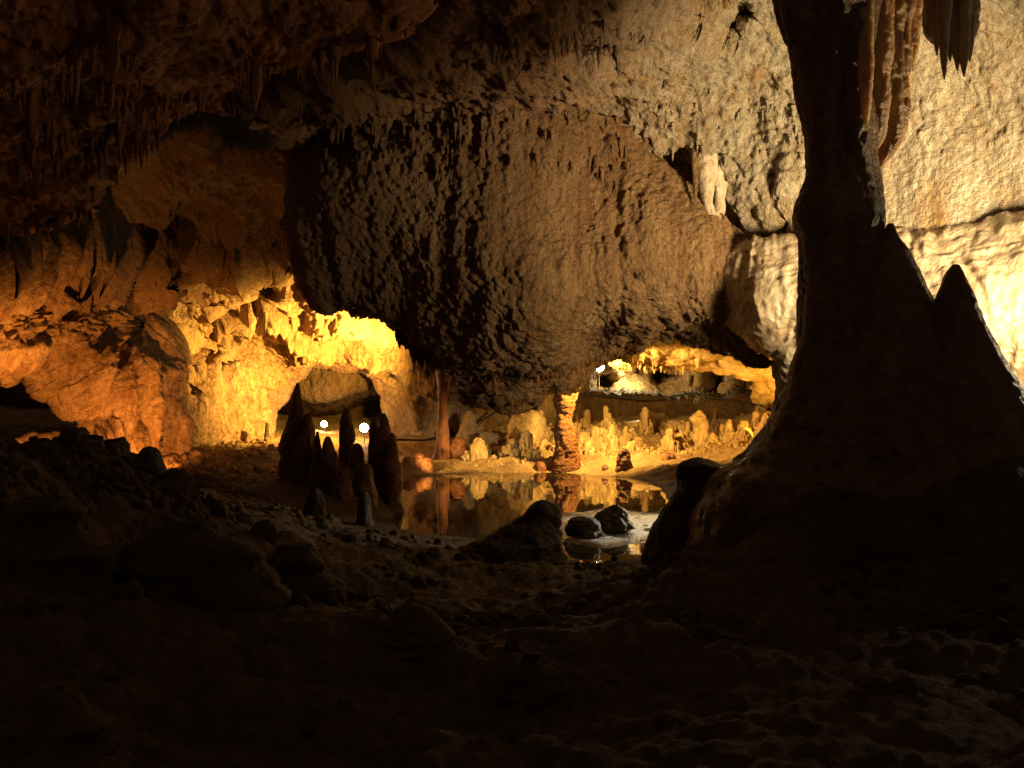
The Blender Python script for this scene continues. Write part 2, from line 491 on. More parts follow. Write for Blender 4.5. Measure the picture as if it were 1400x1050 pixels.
sheet('ceiling_shelf', shelf, lambda x, y: 12.4 + (y + 20) * .010 - (x - 400) * .001, wallbumps(.8), M['ceiling'], curl=14, rag=6, teeth=12)


# ---- ceiling that runs over to the right, and the cream wall on the right
right_poly = [(300, 128), (380, 116), (440, 86), (500, 66), (560, 40), (640, -30), (660, -260), (1660, -260), (1660, 800), (1080, 800), (1080, 300), (960, 420), (860, 330), (640, 250), (470, 215), (395, 215), (380, 160)]
dr = rbf_px([(640, -200, 8.8), (900, -200, 9.2), (1200, -200, 9.3), (1600, -200, 8), (560, 40, 12), (700, 0, 11.3), (850, 0, 11.8), (1000, 0, 12.4), (1200, 0, 12.2), (1400, 0, 11), (1600, 0, 9.6),
             (420, 130, 14), (500, 120, 14), (700, 120, 13.6), (850, 120, 13.8), (1000, 110, 13.8), (1150, 120, 13.4), (1300, 120, 12.7), (1450, 120, 11.6), (1600, 150, 10.5),
             (900, 200, 14.6), (1000, 200, 14.2), (420, 200, 16), (600, 220, 16.5), (800, 230, 16), (950, 300, 15.4), (1050, 260, 14.2), (1200, 250, 13.4), (1300, 250, 12.8), (1450, 250, 11.8), (1600, 300, 11),
             (900, 380, 16.5), (1000, 380, 15.2), (1100, 400, 14), (1200, 400, 13.2), (1350, 420, 12.3), (1500, 450, 11.4), (1100, 600, 14.2), (1250, 600, 13), (1400, 600, 12), (1550, 600, 11), (1100, 780, 14), (1400, 780, 12), (1600, 780, 11)])


def right_depth(x, y):
    d = dr(x, y)
    n = 10 * vnoise(np.stack([x / 30, y / 60, 0 * x], -1), 21)
    # overhanging drip line of the ceiling in front of the hanging mass
    l1 = np.interp(x, [380, 430, 520, 700, 830, 900], [128, 132, 140, 146, 140, 120]) + n
    d = d + .28 * sm(-8, 10, y - l1) * sm(900, 820, x)
    # second drip line on the wall
    l2 = np.interp(x, [860, 960, 1100], [207, 203, 215]) + n * .5
    d = d + .75 * sm(-4, 8, y - l2) * sm(860, 880, x) * sm(1010, 950, x)
    # dark cleft at the top
    d = d + .55 * sm(1.3, .2, ((x - 985) / 46) ** 2 + ((y - 20) / 36) ** 2 + .7 * vnoise(np.stack([x / 16, y / 16, 0 * x], -1), 44))
    return d


def right_disp(P, X, Y):
    q = P * V(1, 1, .4)
    rough = .55 + .45 * sm(1350, 1000, X)
    rough = rough * (1 - .5 * sm(170, 240, Y) * sm(1120, 1180, X)) * (1 - .35 * sm(235, 300, Y))
    flut = .16 * vnoise(P * V(1 / .35, 1 / .8, 1 / 2.4), 51) * sm(900, 800, X) * sm(150, 120, Y)
    return .30 * fbm(P / 2.4, 3, 1) + .14 * ridged(q / .8, 4, 66) * (1 - .6 * sm(1120, 1200, X)) + flut + rough * (.20 * fbm(q / .5, 3, 4) + .12 * bumps(q / .27, 11) + .11 * bumps(P * V(1, 1, .7) / .13, 13) + .075 * fbm(P / .075, 3, 17))


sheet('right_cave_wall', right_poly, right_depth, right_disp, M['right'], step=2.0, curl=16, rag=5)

# ================================================================== ROCK MASSES
mass_poly = [(392, 146), (410, 146), (440, 175), (520, 160), (640, 150), (760, 146), (860, 160), (900, 215), (985, 292), (1035, 326), (1030, 380), (1040, 430), (1046, 480), (1000, 462), (930, 443), (900, 452), (868, 470), (832, 484), (806, 500), (790, 514),
             (770, 524), (740, 534), (712, 546), (685, 554), (660, 548), (640, 538), (622, 514), (606, 500), (588, 486), (566, 468), (548, 440), (524, 430), (470, 426), (432, 418), (412, 392), (402, 350), (390, 300), (393, 235), (382, 185)]
dm = rbf_px([(384, 160, 16.2), (390, 300, 15.9), (410, 390, 16.1), (430, 250, 15.3), (480, 420, 16.2), (480, 300, 15.1), (500, 180, 14.8), (600, 180, 14.4), (700, 180, 14.2), (800, 180, 14.3), (880, 200, 14.6), (600, 300, 14.6), (700, 320, 14.2),
             (800, 320, 14.6), (900, 320, 14.45), (960, 340, 14.45), (1030, 350, 14.3), (1030, 430, 14.6), (560, 440, 15.9), (620, 440, 15.3), (700, 430, 14.7), (800, 430, 15.3), (870, 430, 15.5), (930, 430, 15.4), (1000, 440, 15.2), (640, 500, 16.2), (700, 490, 15.7), (760, 490, 16.3),
             (690, 540, 18), (640, 535, 18), (760, 525, 19), (820, 490, 19)])


def mass_depth(x, y):
    d = dm(x, y)
    n = 12 * vnoise(np.stack([x / 35, y / 40, 0 * x], -1), 61)
    lip = np.interp(x, [540, 600, 680, 740, 800, 860], [452, 484, 502, 502, 480, 455]) + n
    d = d + .55 * sm(-5, 9, y - lip) * sm(540, 570, x) * sm(880, 840, x)
    d = d + .3 * sm(60, 4, seg_dist(x, y, [(800, 150), (862, 160), (902, 215), (985, 290), (1035, 326)], False))
    d = d - .14 * sm(312, 384, y + 14 * vnoise(np.stack([x / 60, 0 * x, 0 * x], -1), 45)) * sm(540, 620, x) * sm(900, 820, x)
    # cleft that splits the face from the flowstone on the right
    dd = seg_dist(x, y, [(868, 372), (890, 395), (905, 420), (930, 440)], False)
    d = d + .6 * sm(9, 2, dd)
    d = d + .35 * sm(300, 270, x + 1.6 * (y - 372)) * 0
    return d


def mass_disp(P, X, Y):
    q = P * V(1, 1, .33)
    lower = sm(360, 430, Y)
    pc = .07 * vnoise(P * V(1 / .2, 1 / .3, 1 / 1.8), 67) + .06 * bumps(q / .4, 74) + .095 * bumps(P * V(1, 1, .7) / .13, 71) + .055 * bumps(P / .065, 73)           # popcorn
    dr_ = (.07 + .05 * sm(500, 700, X)) * bumps(q / .28, 75) + .085 * bumps(P * V(1, 1, .55) / .10, 76) + .13 * fbm(q / .5, 4, 77)
    dr_ = dr_ * (.55 + .45 * sm(520, 760, X)) + .07 * vnoise(P * V(1 / .14, 1 / .3, 1 / 1.6), 68) + .09 * np.abs(vnoise(P * V(1 / .34, 1 / .5, 1 / 3.2), 69))   # drips
    fl = .10 * vnoise(P * V(1 / .22, 1 / .6, 1 / 3.), 79) * sm(560, 470, X)          # flutes at the left edge
    teeth_zone = sm(330, 200, Y)
    kx = .38 + .62 * sm(500, 780, X)
    return .13 * fbm(P / 2.0, 3, 70) + .11 * ridged(P * V(1, 1, .6) / 1.1, 4, 64) + fl + kx * (lower * pc + (1 - lower) * (.6 + .5 * teeth_zone) * dr_) + .05 * fbm(P / .07, 2, 78)


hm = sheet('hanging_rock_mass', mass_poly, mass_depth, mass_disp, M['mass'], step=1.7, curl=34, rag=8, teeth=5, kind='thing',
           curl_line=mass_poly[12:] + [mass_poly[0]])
tag(hm, 'huge knobbly brown rock mass hanging from the ceiling over the pool', 'rock formation')


def flow_disp(P, X, Y):
    w = P + .25 * np.stack([fbm(P / .9, 2, 81), fbm(P / .9, 2, 82), fbm(P / .9, 2, 83)], -1)
    return .6 * (.2 * fbm(P / 1.3, 2, 84) + .05 * np.abs(vnoise(w * V(1 / .5, 1 / .8, 1 / .2), 85)) + .075 * vnoise(w * V(1 / .13, 1 / .4, 1 / .9), 86) + .05 * vnoise(w * V(1 / .07, 1 / .2, 1 / .4), 89)
            + .05 * np.abs(vnoise(w * V(1 / .12, 1 / .2, 1 / .07), 87)) + .02 * bumps(P / .1, 88))


fb = sheet('flowstone_bulge', [(955, 372), (968, 350), (1000, 330), (1030, 318), (1080, 318), (1130, 316), (1150, 500), (1110, 520), (1086, 500), (1060, 486), (1036, 478), (1010, 455), (985, 425), (965, 400)],
           rbf_px([(960, 370, 14.7), (1000, 360, 14.1), (1050, 350, 13.6), (1120, 340, 13.3), (1000, 430, 14.4), (1040, 440, 13.7), (1090, 430, 13.3), (1050, 480, 14.4), (1090, 495, 14.3), (1130, 490, 13.6)]),
           flow_disp, M['flow'], step=1.7, curl=26, rag=3, kind='thing')
tag(fb, 'rippled grey flowstone bulge left of the tall dark column', 'flowstone')
fr = sheet('flowstone_bulge', [(1180, 330), (1215, 316), (1260, 322), (1300, 318), (1350, 306), (1400, 292), (1480, 270), (1660, 250), (1660, 800), (1160, 800)],
           rbf_px([(1190, 340, 13.2), (1250, 340, 12.7), (1330, 330, 12.2), (1400, 310, 11.6), (1600, 290, 10.2), (1230, 420, 12.4), (1300, 420, 11.9), (1400, 400, 11.2), (1600, 400, 9.9), (1250, 600, 12.6), (1400, 550, 11.5), (1600, 600, 10.2), (1250, 780, 12.6), (1600, 780, 10.4)]),
           flow_disp, M['flow'], step=1.9, curl=22, rag=4, kind='thing')
tag(fr, 'cream rippled flowstone shelf on the bright wall right of the column', 'flowstone')
# roof strip of the cavern, ragged and lit from below
strip = [(826, 462), (900, 420), (1000, 440), (1110, 470), (1110, 560), (1074, 544), (1056, 544), (1040, 526), (1034, 496), (1012, 500), (985, 493), (962, 490), (935, 487), (905, 484), (889, 484), (868, 478), (852, 486), (842, 490)]
cr = sheet('cavern_roof', strip, rbf_px([(800, 470, 21), (830, 490, 21.5), (900, 430, 20), (880, 475, 22.5), (950, 485, 23.5), (940, 450, 21), (1000, 450, 20), (1020, 490, 23), (1050, 530, 25), (1050, 500, 23.6), (1100, 470, 20), (1100, 545, 25)]),
           lambda P, X, Y: .2 * fbm(P / .8, 3, 91) + .25 * bumps(P * V(1, 1, .4) / .42, 92) + .14 * bumps(P * V(1, 1, .5) / .2, 93), M['pale'], step=1.7, curl=10, rag=4, teeth=14)


# ================================================================== GROUND
gpts = []
for px, py, d in [(700, 1050, 3.3), (100, 1060, 3.0), (1300, 1050, 3.2), (400, 950, 4), (700, 900, 5), (1000, 900, 5), (1300, 900, 4.8), (0, 900, 3.6), (0, 700, 5), (0, 632, 7.5), (100, 622, 7.5), (180, 645, 7.6),
                  (300, 705, 8), (480, 778, 8), (400, 728, 8.5), (540, 742, 10.5), (600, 850, 6.5), (750, 800, 8.6), (850, 815, 8.6), (930, 775, 9.2), (800, 800, 8.8), (850, 778, 10), (800, 775, 10.2), (930, 790, 7.8), (880, 815, 7.8), (990, 730, 8.6), (900, 765, 10.4), (1000, 690, 7.8), (1060, 645, 7.4), (1100, 700, 6.5), (1230, 625, 7),
                  (1390, 605, 7), (1460, 650, 8.5), (-200, 640, 7), (1600, 600, 6.5), (1080, 800, 5.6), (200, 820, 5.2), (330, 800, 6.2)]:
    p = W(px, py, d); gpts.append((p[0], p[1], p[2]))
for px, d, z in [(700, .6, .35), (-600, 1.5, .6), (1900, 1.5, .6), (1300, 9.5, .45), (1150, 11, .3), (960, 12.6, .08), (640, 10.9, -.02), (720, 11.2, -.06), (800, 11, -.02), (850, 11.2, .015), (850, 12.6, .015), (905, 12.2, .03), (790, 12.3, -.01),
                 (560, 14, -.3), (650, 14, -.4), (750, 14.5, -.35), (850, 15, -.2), (660, 18, -.3), (760, 18.5, -.25), (560, 17.5, -.15), (860, 18, -.1), (1000, 15, .25),
                 (540, 21, .12), (600, 22.5, .08), (700, 22.8, .06), (790, 22.5, .02), (850, 20.8, .02), (920, 19.5, .05), (980, 18.5, .12), (1100, 16, .4),
                 (560, 26, .42), (640, 26, .45), (720, 25, .32), (840, 26, .5), (960, 25, .35), (1060, 23, .3), (700, 29, 1.0), (840, 29, .95), (900, 31, 1.35), (1000, 31, 1.3), (1100, 28, 1.1), (560, 30, .9),
                 (490, 24, .35), (460, 30, .62), (380, 25, .5), (300, 24, .55), (236, 18.6, .02), (190, 19.5, .3), (100, 20, .5), (-100, 18, .6), (250, 16, .25), (350, 14, .35), (480, 13, .12), (420, 11.5, .15), (150, 13, .5), (0, 13, .6), (-200, 12, .9),
                 (400, 20, .15), (300, 36, 1.4), (700, 36, 1.5), (1100, 36, 1.5), (1500, 12, .6), (1700, 9, .8)]:
    p = W(px, HY, d); gpts.append((p[0], p[1], z))
gz = rbf(gpts)

u = np.concatenate([np.geomspace(.7, 1.6, 30, endpoint=False), np.geomspace(1.6, 17, 330, endpoint=False), np.linspace(17, 31, 190, endpoint=False), np.linspace(31, 44, 30)])
gx = np.concatenate([np.arange(-1700, -330, 14), np.arange(-330, 1731, 2.9), np.arange(1731, 3100, 14)])
GX, GD = np.meshgrid(gx, u)
gp = W(GX, HY, GD)
gX, gY = gp[..., 0], gp[..., 1]
base = np.clip(gz(gX, gY), -.6, 1.6)
base = np.where(gY < 2.2, np.minimum(base, .75), base)
flat = np.stack([gX, gY, 0 * gX], -1)
# calm silt flat by the pool, knobbly everywhere else
wet = sm(1.15, .75, ((gX - 1.30) / .95) ** 2 + ((gY - 12.3) / 2.1) ** 2 + .5 * fbm(flat / .7, 3, 15))
smoothz = sm(1.3, .6, ((gX + .3) / 3.2) ** 2 + ((gY - 15.5) / 6.2) ** 2)
rougher = (1 - .93 * wet) * (1 - .75 * smoothz * (gY > 9))
coral = sm(20.5, 22.5, gY + 1.2 * fbm(flat / 1.5, 2, 5)) * sm(30, 27, gY) * sm(-1.5, 1.0, gX)      # cave coral on the far shore
hgt = base + rougher * (.16 * fbm(flat / 1.1, 3, 101) + .10 * bumps(flat / .55, 102) + .075 * bumps(flat / .21, 103) + .035 * bumps(flat / .09, 104) * (gY < 12) + .02 * fbm(flat / .06, 2, 105))
hgt += coral * (.20 * bumps(flat / .42, 106) + .12 * bumps(flat / .2, 107) - .08)
near = sm(9, 7, gY)
hgt += near * (.12 * bumps(flat / .8, 108) + .10 * np.clip(fbm(flat / .5, 3, 109), 0, 1) - .12 + .30 * (bumps(flat / 1.35, 112) - .55) * sm(2.2, 3.2, gY) * sm(7.0, 5.2, gY))
hgt -= .06 * rougher
hgt += .10 * fbm(flat / 1.3, 3, 111) * sm(16.5, 18.5, gY) * sm(25, 23, gY)
hgt += .46 * np.exp(-((gX + 2.35) / .75) ** 2 - ((gY - 14.2) / .9) ** 2) * (1 + .5 * bumps(flat / .3, 119))
hgt = hgt * (1 - wet) + wet * (.010 + .036 * fbm(flat / .30 * V(.7, .7, 1), 5, 110) - .02 * sm(10.9, 10.2, gY))
idx = np.arange(GX.size).reshape(GX.shape)
gf = np.stack([idx[:-1, :-1], idx[:-1, 1:], idx[1:, 1:], idx[1:, :-1]], -1).reshape(-1, 4)
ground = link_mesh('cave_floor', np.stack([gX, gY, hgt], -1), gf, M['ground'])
ground['kind'] = 'structure'


def gh(px, d):
    i = int(np.argmin(abs(u - d))); j = int(np.argmin(abs(gx - px)))
    return float(hgt[i, j])


# pool
m, nt, b = node_mat('still_water')
b.inputs['Base Color'].default_value = (.9, .95, .9, 1)
b.inputs['Roughness'].default_value = .015
b.inputs['IOR'].default_value = 1.33
b.inputs['Transmission Weight'].default_value = 1
tn = nt.nodes.new('ShaderNodeTexNoise'); tn.inputs['Scale'].default_value = 1.3; tn.inputs['Detail'].default_value = 2
g = nt.nodes.new('ShaderNodeNewGeometry'); nt.links.new(g.outputs['Position'], tn.inputs[0])
bp = nt.nodes.new('ShaderNodeBump'); bp.inputs['Strength'].default_value = .06; bp.inputs['Distance'].default_value = .05
nt.links.new(tn.outputs[0], bp.inputs['Height']); nt.links.new(bp.outputs[0], b.inputs['Normal'])
wx, wy = np.meshgrid(np.linspace(-4.5, 5.5, 60), np.linspace(9.6, 24, 80))
ii = np.arange(wx.size).reshape(wx.shape)
pool = link_mesh('pool_water', np.stack([wx, wy, 0 * wx], -1), np.stack([ii[:-1, :-1], ii[:-1, 1:], ii[1:, 1:], ii[1:, :-1]], -1).reshape(-1, 4), m)
pool['kind'] = 'structure'


# ================================================================== SOLIDS (columns, stalagmites, draperies)
def solid(name, prof, d, mat, disp, rows=60, seg=40, thick=1., cap=9., parent=None, yoff=0, lean=0):
    """closed body with the outline prof = [(py, left px, right px), ...] at distance d, round in plan"""
    prof = sorted(prof)
    py = np.array([p[0] for p in prof], float)
    t = np.linspace(0, 1, rows)
    yy = py[0] + (py[-1] - py[0]) * t
    # smooth interpolation
    xl = np.interp(yy, py, [p[1] for p in prof]); xr = np.interp(yy, py, [p[2] for p in prof])
    k = np.array([1, 2, 3, 2, 1.]) / 9
    for arr in (xl, xr):
        pad = np.concatenate([arr[:1], arr[:1], arr, arr[-1:], arr[-1:]])
        arr[1:-1] = np.convolve(pad, k, 'valid')[1:-1]
    c = (xl + xr) / 2; hw = (xr - xl) / 2
    th = np.linspace(0, 2 * math.pi, seg, endpoint=False)
    m_ = d / F
    ry = np.minimum(hw * m_ * thick, cap)
    Xw = (c[:, None] - HX) * m_ + (hw * m_)[:, None] * np.cos(th)
    Yw = d + yoff + ry[:, None] * np.sin(th) + 0 * Xw
    Zw = ZC + (HY - yy)[:, None] * m_ + 0 * Xw
    Q = np.stack([Xw, Yw, Zw], -1)
    Nn = np.stack([np.cos(th) + 0 * Xw, np.sin(th) + 0 * Xw, 0 * Xw], -1)
    amp = np.minimum(1, (hw * m_) / .12)[:, None]
    Q = Q + Nn * (disp(Q) * amp)[..., None]
    i = np.arange(rows * seg).reshape(rows, seg)
    j = np.roll(i, -1, 1)
    f = np.stack([i[:-1], i[1:], j[1:], j[:-1]], -1).reshape(-1, 4)
    top = Q[0].mean(0) + V(0, 0, .25 * hw[0] * m_); bot = Q[-1].mean(0)
    n = rows * seg
    cap1 = np.stack([i[0], j[0], np.full(seg, n), np.full(seg, n)], -1)
    vts = np.concatenate([Q.reshape(-1, 3), [top, bot]])
    tri1 = np.stack([j[0], np.full(seg, n), i[0]], -1)
    tri2 = np.stack([i[-1], np.full(seg, n + 1), j[-1]], -1)
    # quads + degenerate-free caps: build caps as quads over pairs of segments
    e = np.arange(0, seg, 2)
    q1 = np.stack([i[0][(e + 2) % seg], i[0][(e + 1) % seg], i[0][e], np.full(len(e), n)], -1)
    q2 = np.stack([i[-1][e], i[-1][(e + 1) % seg], i[-1][(e + 2) % seg], np.full(len(e), n + 1)], -1)
    return link_mesh(name, vts, np.concatenate([f, q1, q2]), mat, parent=parent, origin=bot)


def knob(a=.05, s=.16, b=.02, st=.6, seed=0):
    return lambda P: a * (bumps(P * V(1, 1, st) / s, 121 + seed) - .45) + b * (bumps(P / (s * .42), 122 + seed) - .4) + a * .8 * fbm(P / (s * 3), 2, 123 + seed)


def flute(a=.06, s=.14, st=.18, seed=0):
    return lambda P: a * (bumps(P * V(1, 1, st) / s, 131 + seed) - .5) + a * .35 * (bumps(P / (s * .5), 132 + seed) - .4) + a * .7 * fbm(P / (s * 4), 2, 133 + seed)


# ---- the tall dark column on the right
trunk = solid('rock_column', [(-150, 1052, 1200), (0, 1068, 1192), (50, 1078, 1190), (70, 1086, 1190), (100, 1090, 1188), (150, 1098, 1190), (200, 1104, 1192), (235, 1107, 1194), (262, 1102, 1195), (285, 1096, 1197), (305, 1095, 1199), (325, 1103, 1198), (400, 1104, 1206), (450, 1098, 1216),
                              (500, 1086, 1240), (540, 1079, 1262), (580, 1069, 1290), (608, 1054, 1320), (630, 1036, 1345), (650, 1012, 1370), (680, 990, 1400), (720, 975, 1440), (800, 950, 1500)],
              7.0, M['brown'], (lambda P, a=flute(.07, .12, .14), b=knob(.11, .17, .05, .7, 77): a(P) + b(P) * sm(2.0, 1.2, P[..., 2])), rows=300, seg=150, cap=1.0)
tag(trunk, 'tall dark rock column standing against the bright wall at right', 'column')
for prof, yy_, sd in (([(-150, 1172, 1222), (0, 1176, 1218), (80, 1178, 1214), (140, 1180, 1212), (180, 1183, 1208), (198, 1188, 1202), (208, 1193, 1196)], 7.02, 3),
                      ([(-150, 1196, 1252), (0, 1202, 1245), (90, 1206, 1242), (150, 1206, 1240), (178, 1205, 1236), (196, 1204, 1228), (212, 1202, 1219), (222, 1201, 1211), (228, 1203, 1206)], 7.16, 13),
                      ([(-150, 1170, 1196), (0, 1172, 1192), (110, 1176, 1191), (150, 1179, 1189), (172, 1182, 1186)], 6.72, 23),
                      ([(-150, 1222, 1266), (0, 1233, 1259), (40, 1238, 1257), (62, 1241, 1255), (80, 1244, 1252), (97, 1247.5, 1249)], 7.25, 33)):
    solid('drapery', prof, yy_, M['drape'], (lambda P, f=flute(.055, .075, .07, sd), k=knob(.02, .05, .01, .4, sd): f(P) + k(P)), rows=140, seg=72, thick=.34, parent=trunk)
solid('drapery', [(200, 1180, 1202), (240, 1182, 1206), (290, 1184, 1203), (312, 1188, 1206), (340, 1180, 1205)], 7.3, M['flow'], flute(.03, .07, .1, 5), rows=60, seg=36, thick=.8, parent=trunk)
solid('stalactite', [(-100, 1060, 1096), (0, 1066, 1090), (30, 1072, 1088), (52, 1076, 1084), (70, 1080, 1081.5)], 6.9, M['brown'], flute(.02, .07, .2, 6), rows=40, seg=24, parent=trunk)
tag(solid('stalagmite', [(306, 1214, 1221), (312, 1211, 1223), (325, 1206, 1226), (345, 1192, 1238), (370, 1180, 1249), (400, 1168, 1262), (430, 1156, 1279), (480, 1140, 1300), (560, 1110, 1330), (700, 1060, 1380)],
          6.9, M['brown'], knob(.035, .13, .015), rows=120, seg=70, cap=.8), 'broad dark stalagmite with a small nub tip leaning on the column', 'stalagmite', 'stalagmites')
tag(solid('stalagmite', [(362, 1302, 1311), (370, 1295, 1315), (380, 1290, 1318), (400, 1285, 1325), (425, 1281, 1333), (460, 1272, 1347), (500, 1258, 1369), (530, 1246, 1384), (560, 1236, 1398), (600, 1215, 1420), (700, 1170, 1480)],
          6.7, M['brown'], knob(.03, .12, .015, seed=3), rows=120, seg=70, cap=.8), 'dark reddish round-tipped stalagmite cone right of the column', 'stalagmite', 'stalagmites')
cl = solid('stalactite_cluster', [(-150, 1250, 1345), (0, 1268, 1331), (24, 1271, 1330), (44, 1279, 1326), (58, 1288, 1318)], 8.25, M['flow'], flute(.10, .12, .15, 7), rows=80, seg=60, thick=.6)
tag(cl, 'ragged brown stalactite cluster hanging at the top right corner', 'stalactite', 'stalactites')
for a, tip, w, dd in ((1273, 46, 7, 8.15), (1281, 76, 6, 8.1), (1291, 109, 6, 8.0), (1299, 84, 8, 8.12), (1309, 97, 8, 8.1), (1318, 105, 7, 8.05), (1326, 84, 6, 8.15)):
    solid('stalactite', [(-30, a - w - 5, a + w + 5), (tip * .45, a - w, a + w), (tip * .75, a - w * .75, a + w * .6), (tip - 10, a - 2.6, a + 2.2), (tip, a - .7, a + .7)], dd, M['flow'], flute(.05, .07, .2, a), rows=50, seg=24, parent=cl)
pst = solid('stalactite', [(160, 945, 990), (190, 952, 982), (215, 957, 977), (250, 959, 973), (275, 962, 973), (300, 968, 979), (318, 971, 981), (326, 974, 977)], 14.35, M['flow'], (lambda P, a=flute(.09, .10, .3, 9), b=knob(.05, .09, .02, .5, 5): a(P) + b(P)), rows=90, seg=44, thick=.8)
tag(pst, 'pale two-lobed stalactite with a rusty tip hanging on the lit wall', 'stalactite', 'stalactites')
solid('lobe', [(160, 968, 1008), (190, 973, 1000), (230, 976, 994), (265, 978, 991), (290, 978, 988), (306, 978, 983)], 14.45, M['flow'], (lambda P, a=flute(.09, .09, .3, 19), b=knob(.05, .08, .02, .5, 6): a(P) + b(P)), rows=80, seg=40, thick=.8, parent=pst)
solid('tip', [(296, 968, 983), (308, 970, 984), (320, 972, 982), (329, 975, 978)], 14.3, M['mass'], knob(.02, .06, .01), rows=24, seg=20, thick=.9, parent=pst)
tag(solid('stalactite', [(190, 944, 957), (240, 947, 955), (270, 949, 953), (281, 950.5, 951.5)], 14.3, M['mass'], flute(.03, .1, .2, 10), rows=30, seg=16),
    'thin brown stalactite just left of the pale fluted one', 'stalactite', 'stalactites')

# ---- boulder and rocks by the near shore
tag(solid('boulder', [(626, 949, 958), (628, 943, 966), (631, 938, 972), (637, 932, 979), (648, 929, 985), (665, 930, 990), (690, 918, 1000), (720, 900, 1020), (770, 885, 1050)], 7.6, M['dark'], knob(.07, .14, .03), rows=70, seg=60),
    'dark rounded boulder at the foot of the column mound', 'boulder')
tag(solid('shore_rock', [(684, 739, 746), (687, 733, 752), (692, 729, 756), (700, 725, 759), (710, 712, 760), (716, 702, 761), (724, 690, 763), (734, 676, 765), (748, 640, 767), (775, 600, 772)], 10.0, M['dark'], knob(.11, .11, .04), rows=60, seg=60, cap=.4),
    'large dark knobbly rock on the near edge of the pool', 'rock', 'rocks at the pool edge')
tag(solid('shore_rock', [(706, 792, 798), (709, 787, 805), (716, 783, 809), (724, 779, 812), (732, 776, 816)], 11.3, M['dark'], knob(.13, .10, .05, seed=47), rows=40, seg=44),
    'small round dark rock on the wet pale silt, nearest the large rock', 'rock', 'rocks at the pool edge')
tag(solid('shore_rock', [(690, 839, 843), (695, 832, 848), (703, 824, 851), (710, 815, 853), (722, 808, 858)], 11.9, M['dark'], knob(.13, .10, .05, seed=55), rows=40, seg=44),
    'two-humped dark rock in the middle of the wet pale silt', 'rock', 'rocks at the pool edge')
tag(solid('shore_rock', [(631, 734, 741), (636, 730, 745), (645, 729, 747), (653, 728, 748)], 21.5, M['red'], knob(.06, .16, .02), rows=20, seg=24),
    'small reddish rock at the far waterline left of the knobbly column', 'rock', 'rocks at the pool edge')
tag(solid('stone_stump', [(612, 196, 212), (618, 191, 219), (632, 188, 223), (660, 180, 232)], 7.4, M['dark'], knob(.03, .13, .01), rows=40, seg=36),
    'dark stump-like stone on the crest of the left bank', 'rock')
tag(solid('stone_stump', [(833, 509, 519), (840, 505, 524), (860, 504, 526), (880, 503, 528)], 6.3, M['ground'], knob(.02, .1, .01), rows=30, seg=28), 'short pale stump among foreground rubble, taller of the pair', 'stalagmite stump')
tag(solid('stone_stump', [(862, 493, 502), (869, 488, 506), (885, 486, 509)], 6.1, M['ground'], knob(.02, .1, .01, seed=4), rows=24, seg=24), 'short pale stump among foreground rubble, lower of the pair', 'stalagmite stump')

# ---- encrusted rock masses on the near floor
def ground_depth(px, py):
    j = int(np.argmin(abs(gx - px)))
    pr = HY + (ZC - hgt[:, j]) / u * F
    k = np.nonzero(pr <= py)[0]
    return float(u[k[0]]) if len(k) else 8.


for k, (px, by, w, h, lab) in enumerate([
        (60, 800, 95, 120, 'broad encrusted brown rock at the left edge of the near floor'),
        (255, 800, 120, 85, 'long low encrusted rock mass below the dark stalagmite cluster'),
        (405, 815, 62, 70, 'rounded knobbly rock at the right end of the long low rock mass'),
        (560, 870, 56, 46, 'low coral-crusted rock in the middle of the near floor'),
        (725, 955, 50, 62, 'faintly lit coral-crusted lump at the lower centre of the picture'),
        (60, 1010, 90, 70, 'crusted rock in the bottom left corner')]):
    d = ground_depth(px, by)
    n = 9
    prof = []
    r_ = np.random.default_rng(k + 40)
    for q in range(n):
        t = q / (n - 1)
        ww = w * (math.sin(min(1, .06 + t) * math.pi / 2) ** .8 * .97 + .03)
        prof.append((by - h + (h + 26) * t, px - ww * r_.uniform(.8, 1.08) + 8 * r_.normal(), px + ww * r_.uniform(.8, 1.08) + 8 * r_.normal()))
    m_ = d / F
    big = knob(w * m_ * .35, w * m_ * .75, .0, .8, k + 5)
    kn = knob(.045, .11, .022, .9, k)
    tag(solid('encrusted_rock', prof, d, M['ground'], kn, rows=90, seg=110, thick=.7), lab, 'rock', 'encrusted rocks on the near floor')

# ---- slender columns under the hanging mass
tag(solid('rock_column', [(470, 588, 624), (492, 594, 616), (520, 598, 613), (550, 600, 611), (575, 600, 611), (600, 598, 614), (618, 595, 618), (632, 590, 623), (645, 585, 628)], 22.8, M['red'], flute(.06, .16, .25, 12), rows=110, seg=40),
    'slender smooth red column between hanging mass and far shore', 'column', 'slender columns')
tag(solid('rock_column', [(500, 748, 800), (520, 757, 790), (535, 761, 784), (552, 763, 780), (575, 764, 777), (590, 763, 780), (605, 762, 785), (625, 758, 787), (640, 757, 788), (652, 755, 790)], 21.6, M['orange'], (lambda P, a=knob(.09, .15, .05, .6, 9), b=flute(.06, .12, .3, 9): a(P) + b(P)), rows=140, seg=60),
    'knobbly orange column standing in the pool under the hanging mass', 'column', 'slender columns')

